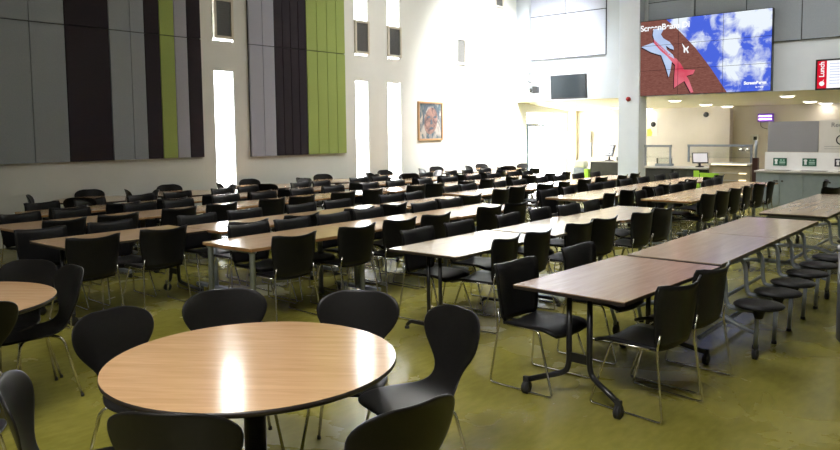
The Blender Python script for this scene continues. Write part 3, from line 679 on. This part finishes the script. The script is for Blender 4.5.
# ------------------------------------------------------------------ tables
def caster(b, x, y, r=.035):
    lathe(b, [(.0001, -.016), (r, -.016), (r, -.004), (r*.7, -.003), (r*.7, .003), (r, .004), (r, .016), (.0001, .016)], 14, (x, y, r), axis='X')
    bb(b, x-.02, x+.02, y-.012, y+.012, r, r*2+.03)
def long_table(kind, label, w=.75, l=1.53, top=None, group=None):
    """origin on the floor at the table's centre; long side along Y"""
    t = thing('folding_table' if kind == 'flip' else 'canteen_table', label, 'table', group=group)
    h = .74
    steel = M['blk_steel'] if kind in ('flip', 'bar') else M['steel']
    edge = M['edge_wood'] if kind == 'tee' else M['edge']
    def topf(b):
        bb(b, -w/2, w/2, -l/2, l/2, h-.006, h, 0); bb(b, -w/2, w/2, -l/2, l/2, h-.026, h-.006, 1)
    part('tabletop', topf, [top, edge], t)
    part('under_frame', lambda b: (bb(b, -.02, .02, -l/2+.20, l/2-.20, h-.07, h-.03), bb(b, -.27, .27, -l/2+.15, -l/2+.19, h-.055, h-.027), bb(b, -.27, .27, l/2-.19, l/2-.15, h-.055, h-.027)), steel, t)
    for s in (-1, 1):
        y = s*(l/2-.17)
        if kind == 'flip':
            def leg(b):
                for q in (-1, 1):
                    tube(b, bend([(.075*q, y, h-.03), (.075*q, y, .23), (.10*q, y-.0*s, .17), (.33*q, y+s*.10, .095)], .05, 4), .019, 10)
                bb(b, -.08, .08, y-.008, y+.008, .25, .31); bb(b, -.09, .09, y-.03, y+.03, h-.05, h-.026)
            lg = part('leg', leg, steel, t)
            for q in (-1, 1): part('caster', lambda b: caster(b, .335*q, y+s*.11, .043), M['rubber'], lg)
        elif kind == 'bar':
            def leg(b):
                for q in (-1, 1): tube(b, [(.065*q, y, h-.03), (.065*q, y, .07)], .017, 10)
                tube(b, bend([(-.32, y, .03), (-.28, y, .07), (.28, y, .07), (.32, y, .03)], .03), .017, 8)
            lg = part('leg', leg, steel, t)
            for q in (-1, 1): part('foot', lambda b: lathe(b, [(.0001, 0), (.022, 0), (.02, .02), (.0001, .02)], 10, (.32*q, y, 0)), M['rubber'], lg)
        else:
            def leg(b):
                lathe(b, [(.0001, .07), (.032, .07), (.032, h-.03), (.0001, h-.03)], 16, (0, y, 0))
                bb(b, -.33, .33, y-.03, y+.03, .06, .095); lathe(b, [(.06, h-.06), (.07, h-.028), (.0001, h-.028)], 16, (0, y, 0))
            lg = part('leg', leg, steel, t)
            for q in (-1, 1): part('caster', lambda b: caster(b, .29*q, y, .028), M['rubber'], lg)
    return t

def corner_table(label):
    """beech table on four round grey corner legs"""
    t = thing('canteen_table', label, 'table'); w, l, h = .74, 1.50, .74
    part('tabletop', lambda b: (bb(b, -w/2, w/2, -l/2, l/2, h-.006, h, 0), bb(b, -w/2, w/2, -l/2, l/2, h-.03, h-.006, 1)), [M['top_beech'], M['edge_wood']], t)
    for sx in (-1, 1):
        for sy in (-1, 1):
            x, y = sx*(w/2-.05), sy*(l/2-.05)
            part('leg', lambda b: (lathe(b, [(.0001, .02), (.026, .02), (.026, h-.06), (.045, h-.03), (.0001, h-.03)], 14, (x, y, 0)), lathe(b, [(.0001, 0), (.03, 0), (.028, .02), (.0001, .02)], 12, (x, y, 0))), M['steel'], t)
    part('under_frame', lambda b: (bb(b, -.02, .02, -l/2+.08, l/2-.08, h-.07, h-.03), bb(b, -.3, .3, -l/2+.07, -l/2+.10, h-.06, h-.03), bb(b, -.3, .3, l/2-.10, l/2-.07, h-.06, h-.03)), M['steel'], t)
    return t

def round_table(label, r, m, group=None):
    t = thing('round_table', label, 'table', group=group)
    tt = part('tabletop', lambda b: lathe(b, [(.0001, .737), (r-.004, .737), (r, .740), (r, .7405), (.0001, .7405)], 72), m, t)
    for p in tt.data.polygons: p.use_smooth = False
    part('edge_band', lambda b: lathe(b, [(.0001, .712), (r-.012, .712), (r+.001, .722), (r+.001, .7385), (.0001, .7385)], 72), M['edge'], t)
    part('column', lambda b: lathe(b, [(.0001, .03), (.05, .03), (.05, .70), (.14, .711), (.0001, .711)], 24), M['blk_steel'], t)
    part('base', lambda b: lathe(b, [(.0001, 0), (.29, 0), (.285, .012), (.06, .035), (.0001, .035)], 40), M['blk_steel'], t)
    return t

def stool_unit(label, y0, stools, l1, l2, xc, w=.745):
    """two tops folding in the middle, stools carried on bent arms along both long sides"""
    L = l1+l2
    t = thing('stool_table', label, 'table', (xc, y0, 0), 0, 'mobile folding tables with fixed stools')
    h = .745
    for a, c in ((0, l1-.008), (l1+.008, L)):
        part('tabletop', lambda b: (bb(b, -w/2, w/2, a, c, h-.008, h, 0), bb(b, -w/2, w/2, a, c, h-.032, h-.008, 1)), [M['top_grey'], M['edge']], t)
    part('centre_rail', lambda b: (tube(b, [(-.18, .12, h-.06), (-.18, L-.12, h-.06)], .018), tube(b, [(.18, .12, h-.06), (.18, L-.12, h-.06)], .018), tube(b, [(-.15, .2, .10), (-.15, L-.2, .10)], .018), tube(b, [(.15, .2, .10), (.15, L-.2, .10)], .018)), M['steel'], t)
    for y in (.12, l1-.06, l1+.10, L-.12):
        part('under_bracket', lambda b: bb(b, -.30, .30, y-.02, y+.02, h-.075, h-.033), M['steel'], t)
    for s in (-1, 1):
        for k, sy in enumerate(stools):
            x = s*.615
            st = part('stool', lambda b: (lathe(b, [(.0001, .43), (.13, .43), (.17, .440), (.176, .452), (.165, .464), (.10, .468), (.0001, .466)], 28, (x, sy, 0)), lathe(b, [(.03, .35), (.045, .40), (.06, .43), (.0001, .43)], 12, (x, sy, 0))), M['black'], t)
            part('stool_arm', lambda b: tube(b, bend([(s*.20, sy+.04, h-.06), (s*.355, sy+.04, h-.06), (s*.365, sy+.04, .405), (s*.44, sy+.03, .395), (x, sy, .395)], .11, 6), .017, 10), M['steel'], st)
            end = k in (0, len(stools)-1)
            lx, ly = s*.565, sy+.12
            part('stool_leg', lambda b: tube(b, [(x-.01*s, sy+.01, .395), (lx, ly, .02 if not end else .09)], .017, 10), M['steel'], st)
            if end:
                part('caster', lambda b: caster(b, lx, ly, .042), M['rubber'], st)
                part('curved_brace', lambda b: [tube(b, bend([(0, ly+d, .34), (s*.25, ly+d, .33), (s*.50, ly, .22), (lx, ly, .20)], .08, 5), .015, 8) for d in (-.03, .04)], M['steel'], st)
            else:
                part('leg_cap', lambda b: lathe(b, [(.0001, 0), (.022, 0), (.02, .025), (.0001, .025)], 10, (lx, ly, 0)), M['rubber'], st)
    return t

ORD = ['first', 'second', 'third', 'fourth', 'fifth', 'sixth', 'seventh', 'eighth', 'ninth']
# row: (name, [(xc, y0, length, kind, top)])   numbered from the camera end
T = 'top_beech'
ROWS = [
 ('first row from the right', [(-2.165, 4.00, 1.55, 'flip', 'top_brown')]),
 ('second row from the right', [(-3.92, 4.66, 1.53, 'bar', 'top_grey'), (-3.90, 6.21, 1.53, 'bar', 'top_grey'), (-3.86, 7.76, 1.45, 'tee', 'top_grey'),
                                (-4.02, 10.32, 1.5, 'tee', T), (-4.04, 11.84, 1.5, 'tee', T), (-4.02, 13.36, 1.5, 'tee', T)]),
 ('third row from the right', [(-5.63, 3.92, 1.5, 'corner', T), (-5.63, 5.44, 1.5, 'tee', T), (-5.60, 6.96, 1.55, 'tee', T),
                               (-5.32, 9.78, 1.5, 'tee', 'top_grey'), (-5.32, 11.3, 1.5, 'tee', T), (-5.33, 12.82, 1.5, 'tee', T), (-5.32, 14.34, 1.45, 'tee', T)]),
 ('fourth row from the right', [(-7.09, 2.96, 1.47, 'flip', T), (-6.86, 4.46, 1.5, 'tee', T), (-6.84, 5.98, 1.5, 'tee', T), (-6.78, 7.62, 1.52, 'tee', T),
                                (-7.12, 9.50, 1.5, 'tee', T), (-7.08, 11.02, 1.5, 'tee', T), (-7.05, 12.54, 1.5, 'tee', T), (-7.03, 14.06, 1.5, 'tee', T)]),
 ('fifth row from the right', [(-8.78, 3.18, 1.5, 'tee', T), (-8.80, 4.70, 1.5, 'tee', T), (-8.85, 6.22, 1.5, 'tee', T), (-8.88, 7.74, 1.5, 'tee', T),
                               (-8.85, 9.40, 1.5, 'tee', T), (-8.75, 10.92, 1.5, 'tee', T), (-8.70, 12.44, 1.5, 'tee', T), (-8.70, 13.96, 1.5, 'tee', T)]),
 ('sixth row from the right', [(-10.15, 3.98, 1.5, 'tee', T), (-10.18, 5.50, 1.5, 'tee', T), (-10.22, 7.02, 1.5, 'tee', T), (-10.20, 8.75, 1.5, 'tee', T),
                               (-10.22, 10.45, 1.5, 'tee', T), (-10.2, 11.97, 1.5, 'tee', T), (-10.2, 13.6, 1.5, 'tee', T), (-10.2, 15.12, 1.3, 'tee', T)]),
]
protoT = {}
def place_table(xc, y0, l, kind, top, label, rz=0, grp=None):
    key = (kind, top)
    if key not in protoT:
        t = corner_table(label) if kind == 'corner' else long_table(kind, label, .80 if top == 'top_brown' else .75, 1.5, M[top])
        protoT[key] = t; t.location = (xc, y0+l/2, 0); t.rotation_euler = (0, 0, rz)
        if grp: t['group'] = grp
    else:
        t = dup(protoT[key], (xc, y0+l/2, 0), rz, label, grp)
    return t
first_chair = [None]
def place_stack(x, y, rz, label, grp):
    if first_chair[0] is None:
        c = first_chair[0] = stack_chair(label); c.location = (x, y, 0); c.rotation_euler = (0, 0, rz); c['group'] = grp
        return c
    return dup(first_chair[0], (x, y, 0), rz, label, grp)
# hand-placed chairs: (row, table, side) -> [(world y, extra outward shift, yaw degrees), ...]
CH = {
 (0, 0, 1): [(4.42, .03, -8), (5.05, .02, -6)], (0, 0, -1): [(4.36, .10, -3), (5.26, .08, -2)],
 (1, 0, -1): [(5.32, .06, 2), (6.00, .07, 1)], (1, 0, 1): [(5.37, -.13, 6), (5.92, -.12, 3)],
 (1, 1, -1): [(6.88, .06, 2), (7.58, .07, 1)], (1, 1, 1): [(6.72, -.12, -4), (7.25, -.10, -6)],
 (1, 2, 1): [(8.02, -.04, -4), (8.60, -.04, -6)],
 (1, 3, 1): [(10.85, -.08, -4), (11.5, -.08, -5)], (1, 4, 1): [(12.1, -.06, -4), (12.7, -.06, 5)], (1, 5, 1): [(13.3, -.04, -4), (13.95, -.04, 5)],
 (2, 0, 1): [(4.40, -.10, -3), (5.20, -.08, -2)], (2, 0, -1): [(4.58, .04, -3), (5.18, .05, -2)],
 (2, 1, 1): [(5.88, -.10, -3), (6.48, -.08, -2)], (2, 1, -1): [(5.78, .04, -3), (6.38, .05, -2)],
 (2, 2, 1): [(7.55, -.10, -3), (8.12, -.08, -2)], (2, 2, -1): [(7.40, .04, -3), (8.0, .05, -2)],
 (3, 0, 1): [(3.20, -.08, -3), (3.92, -.08, -3)], (3, 0, -1): [(3.12, .05, -3), (3.85, .04, -2)],
 (3, 1, 1): [(4.80, -.10, -3), (5.55, -.10, -3)], (3, 1, -1): [(4.78, .05, -3), (5.45, .04, -2)],
}
KT = {'bar': 'black-legged', 'tee': 'pedestal', 'corner': 'four-legged', 'flip': 'folding'}
for ri, (rname, tabs) in enumerate(ROWS):
    for ti, (xc, y0, l, kind, top) in enumerate(tabs):
        special = {(0, 0): 'brown folding table with black caster legs in the right foreground', (1, 0): 'pale table on black twin posts, near end of the second row from the right',
                   (2, 0): 'beech table on round grey legs just behind the large round table', (3, 0): 'beech folding table at the near end of the fourth row from the right'}
        lab = special.get((ri, ti), '%s table from the camera end in the %s' % (ORD[ti], rname))
        rz = math.radians({(0, 0): -2.6}.get((ri, ti), random.uniform(-.7, .7)))
        place_table(xc, y0, l, kind, top, lab, rz, 'canteen tables of the '+rname)
        for s in (1, -1):
            spec = CH.get((ri, ti, s))
            if spec is None:
                o = -.08 if s == 1 else .05
                spec = [(y0+q+random.uniform(-.07, .07), o+random.uniform(-.03, .05), random.uniform(-7, 7)) for q in (.42, 1.08)]
            for k, (dy, out, yaw) in enumerate(spec):
                x = xc + s*(.375-.09+out)
                lab = 'black chair %s, %s of two, %s table, %s' % ('seen from behind' if s == 1 else 'facing the camera', ('nearer', 'farther')[k], ORD[ti], rname)
                place_stack(x, dy, (PI/2 if s == 1 else -PI/2)+math.radians(yaw), lab, 'black stacking chairs of the '+rname)
# stool tables
stool_unit('grey-topped folding table with black stools, butting against the brown table', 5.58, [.10, .63, 1.11, 1.62, 2.12, 2.64], 1.65, 1.60, -2.115)
stool_unit('farther folding stool table, before the grey cupboards at the right edge', 9.35, [.15, .67, 1.15, 1.70, 2.2, 2.7], 1.60, 1.60, -2.12)
# stray chairs near the cupboards
for x, y, a, l in ((-2.62, 13.15, 68, 'lone black chair standing askew in front of the grey cupboards'),
                   (-3.05, 14.6, 100, 'black chair seen edge-on at the far end of the second row')):
    place_stack(x, y, math.radians(a), l, 'loose chairs near the cupboards')

# round tables and shell chairs
rt = round_table('large round oak-topped table in the left foreground', .645, M['top_round'], 'round tables')
rt.location = (-2.66, 1.98, 0); rt.rotation_euler = (0, 0, math.radians(35))
r2 = dup(rt, (-5.10, 1.47, 0), math.radians(35), 'round oak-topped table cut by the left edge of the photo', 'round tables')
sc = shell_chair('black shell chair behind the large round table, left of its far side'); sc['group'] = 'shell chairs at the round tables'
def face(c, p): return math.atan2(p[1]-c[1], p[0]-c[0])-PI/2
first_shell = [True]
def shell_at(x, y, rz, label, grp='shell chairs at the round tables'):
    if first_shell[0]:
        first_shell[0] = False; sc.location = (x, y, 0); sc.rotation_euler = (0, 0, rz); sc['label'] = label; sc['group'] = grp; return sc
    return dup(sc, (x, y, 0), rz, label, grp)
A = (-2.60, 1.95)
SH = [(-3.32, 2.33, None, 'black shell chair behind the large round table, left of its centre'),
      (-2.76, 2.68, math.radians(213), 'black shell chair behind the large round table, right of its centre'),
      (-3.35, 1.84, None, 'black shell chair tucked in at the left side of the large round table'),
      (-2.30, 2.66, math.radians(163), 'black shell chair with full seat showing, right of the large round table'),
      (-1.84, 1.85, math.radians(80), 'black shell chair at the bottom edge, nearest right of the large round table'),
      (-2.30, 1.48, math.radians(34), 'black shell chair at the bottom edge, nearest left of the large round table')]
for x, y, rz, l in SH: shell_at(x, y, face((x, y), A) if rz is None else rz, l)
Bc = (-5.10, 1.47)
for x, y, rz, l in [(-5.43, 1.97, None, 'black shell chair behind the round table at the left edge'),
                    (-5.10, 2.00, math.radians(176), 'black shell chair turned sideways at the far right of the left-edge table'),
                    (-4.62, 1.40, math.radians(95), 'black shell chair with only its back edge showing at the left frame edge'),
                    (-2.76, 1.29, math.radians(-28), 'black shell chair in the bottom left corner of the photo'),
                    (-3.55, 1.02, math.radians(60), 'black shell chair at the left frame edge, just behind the corner one')]:
    shell_at(x, y, face((x, y), Bc) if rz is None else rz, l)
# small round tables along the left wall, under the striped panels and windows
RT = [(-11.55, 5.6), (-11.45, 7.1), (-11.5, 9.0), (-11.5, 10.9), (-11.45, 13.0), (-11.45, 15.0), (-11.4, 17.0)]
k = 0
where = ['under the dark stripe of the left panel', 'under the lime stripe of the left panel', 'below the first tall window', 'below the broad lime panel', 'between the two tall narrow windows', 'below the framed portrait', 'near the far corner of the left wall']
for i, (x, y) in enumerate(RT):
    dup(rt, (x, y, 0), random.uniform(0, 3), 'round table %s, against the left wall' % where[i], 'round tables along the left wall')
    for j, (a, nm) in enumerate(((200, 'nearest the camera'), (115, 'between table and wall'), (20, 'on the far side'), (290, 'on the room side'))):
        a = math.radians(a+random.uniform(-12, 12)); d = .62+random.uniform(0, .06)
        if j == 1: a = math.radians(165+random.uniform(-6, 6)); d = .50
        if j == 0: a = math.radians(250+random.uniform(-10, 10))
        if j == 2: a = math.radians(75+random.uniform(-15, 15))
        if j == 3:
            a = math.radians(320); 
            if i % 2: continue
        cx, cy = x+d*math.cos(a), y+d*math.sin(a)
        shell_at(cx, cy, face((cx, cy), (x, y)), 'shell chair %s, table %s' % (nm, where[i]), 'shell chairs along the left wall')

# ------------------------------------------------------------------ light
def area(name, loc, target, size, energy, color=(1, 1, 1), sy=None, spread=None):
    l = bpy.data.lights.new(name, 'AREA'); l.energy = energy; l.color = color; l.size = size
    if sy: l.shape = 'RECTANGLE'; l.size_y = sy
    if spread: l.spread = math.radians(spread)
    o = bpy.data.objects.new(name, l); COL.objects.link(o); o.location = loc
    o.rotation_euler = (Vector(target)-Vector(loc)).to_track_quat('-Z', 'Y').to_euler()
    return o
area('added_fill_far', (-8.0, 14.0, 7.0), (-8.2, 14.0, 0), 4.0, 200, (1, 1, 1), 6, 120)  # added area lamp brightening the far rows; the ceiling has no opening here
area('added_corner_wash', (-9.2, 17.0, 6.9), (-12.4, 18.0, 2.8), 2.2, 720, (1, 1, 1), 2.2, 72)  # added lamp aimed to burn out the left wall near the far corner
area('added_wall_wash', (-7.2, 12.6, 6.9), (-12.4, 14.6, 2.6), 3.0, 130, (1, 1, .98), 5, 140)  # broad added lamp, softens the brightening of the left wall towards the corner
area('added_fill_left', (-6.0, 3.5, 7.0), (-10.5, 4.5, 0), 3.0, 60, (.95, .98, 1), 6, 140)  # added fill for the left wall and its striped panels
area('added_fill_mid', (-4.5, 8.0, 7.0), (-4.5, 8.0, 0), 3.5, 110, (1, .99, .98), 6, 90)  # added downward fill above the middle tables, no roof light modelled
area('added_fill_near', (-1.2, -1.5, 7.0), (-2.4, 2.4, 0), 3, 250, (1, .97, .93), 3, 90)  # added fill behind the camera, placed to stay out of tabletop reflections
area('station_light', (-3.5, 16.2, 6.0), (-3.8, 18.0, 0), 2.5, 100, (1, .95, .88), 4, 120)
for x, y in lamps:
    area('downlight_beam', (x, y, dz(y)-.06), (x, y, 0), .18, 2.2, (1, .93, .82))
for i, (a, c, z0, z1) in enumerate(WINS):
    o = area('window_daylight', (WX-.16, (a+c)/2, (z0+z1)/2), (0, (a+c)/2, (z0+z1)/2), c-a, 10, (1, 1, 1), z1-z0)
    o.data.cycles.is_portal = True
w = bpy.data.worlds.new('World'); bpy.context.scene.world = w; w.use_nodes = True
nt = w.node_tree; bg = nt.nodes['Background']
sky = nt.nodes.new('ShaderNodeTexSky'); sky.sky_type = 'HOSEK_WILKIE'; sky.turbidity = 8; sky.sun_direction = Vector((-.6, .2, .7)).normalized()
mx = nt.nodes.new('ShaderNodeMix'); mx.data_type = 'RGBA'; mx.inputs[0].default_value = .9
nt.links.new(sky.outputs[0], mx.inputs[6]); mx.inputs[7].default_value = (1, 1, 1, 1)
nt.links.new(mx.outputs[2], bg.inputs[0]); bg.inputs[1].default_value = 60.0

# ------------------------------------------------------------------ camera
f, yaw, pitch, roll, cyp = 727.44, -0.69869, 0.0757547, 0.0107686, 188.21
cy_, sy_ = math.cos(yaw), math.sin(yaw)
fw = Vector((sy_*math.cos(pitch), cy_*math.cos(pitch), -math.sin(pitch))); ri = Vector((cy_, -sy_, 0)); dn = fw.cross(ri)
c, s = math.cos(roll), math.sin(roll)
right = c*ri+s*dn; down = -s*ri+c*dn
cam = bpy.data.cameras.new('Camera'); co = bpy.data.objects.new('Camera', cam); COL.objects.link(co)
mw = Matrix.Identity(4)
for i in range(3): mw[i][0] = right[i]; mw[i][1] = -down[i]; mw[i][2] = -fw[i]
mw[0][3], mw[1][3], mw[2][3] = 0, 0, 1.75
co.matrix_world = mw
cam.sensor_width = 36; cam.sensor_fit = 'HORIZONTAL'; cam.lens = f*36/840; cam.shift_y = -(225-cyp)/840; cam.clip_end = 200
bpy.context.scene.camera = co
sc_ = bpy.context.scene
sc_.view_settings.view_transform = 'Standard'; sc_.view_settings.look = 'None'; sc_.view_settings.exposure = 0
sc_.cycles.max_bounces = 8; sc_.cycles.sample_clamp_indirect = 16
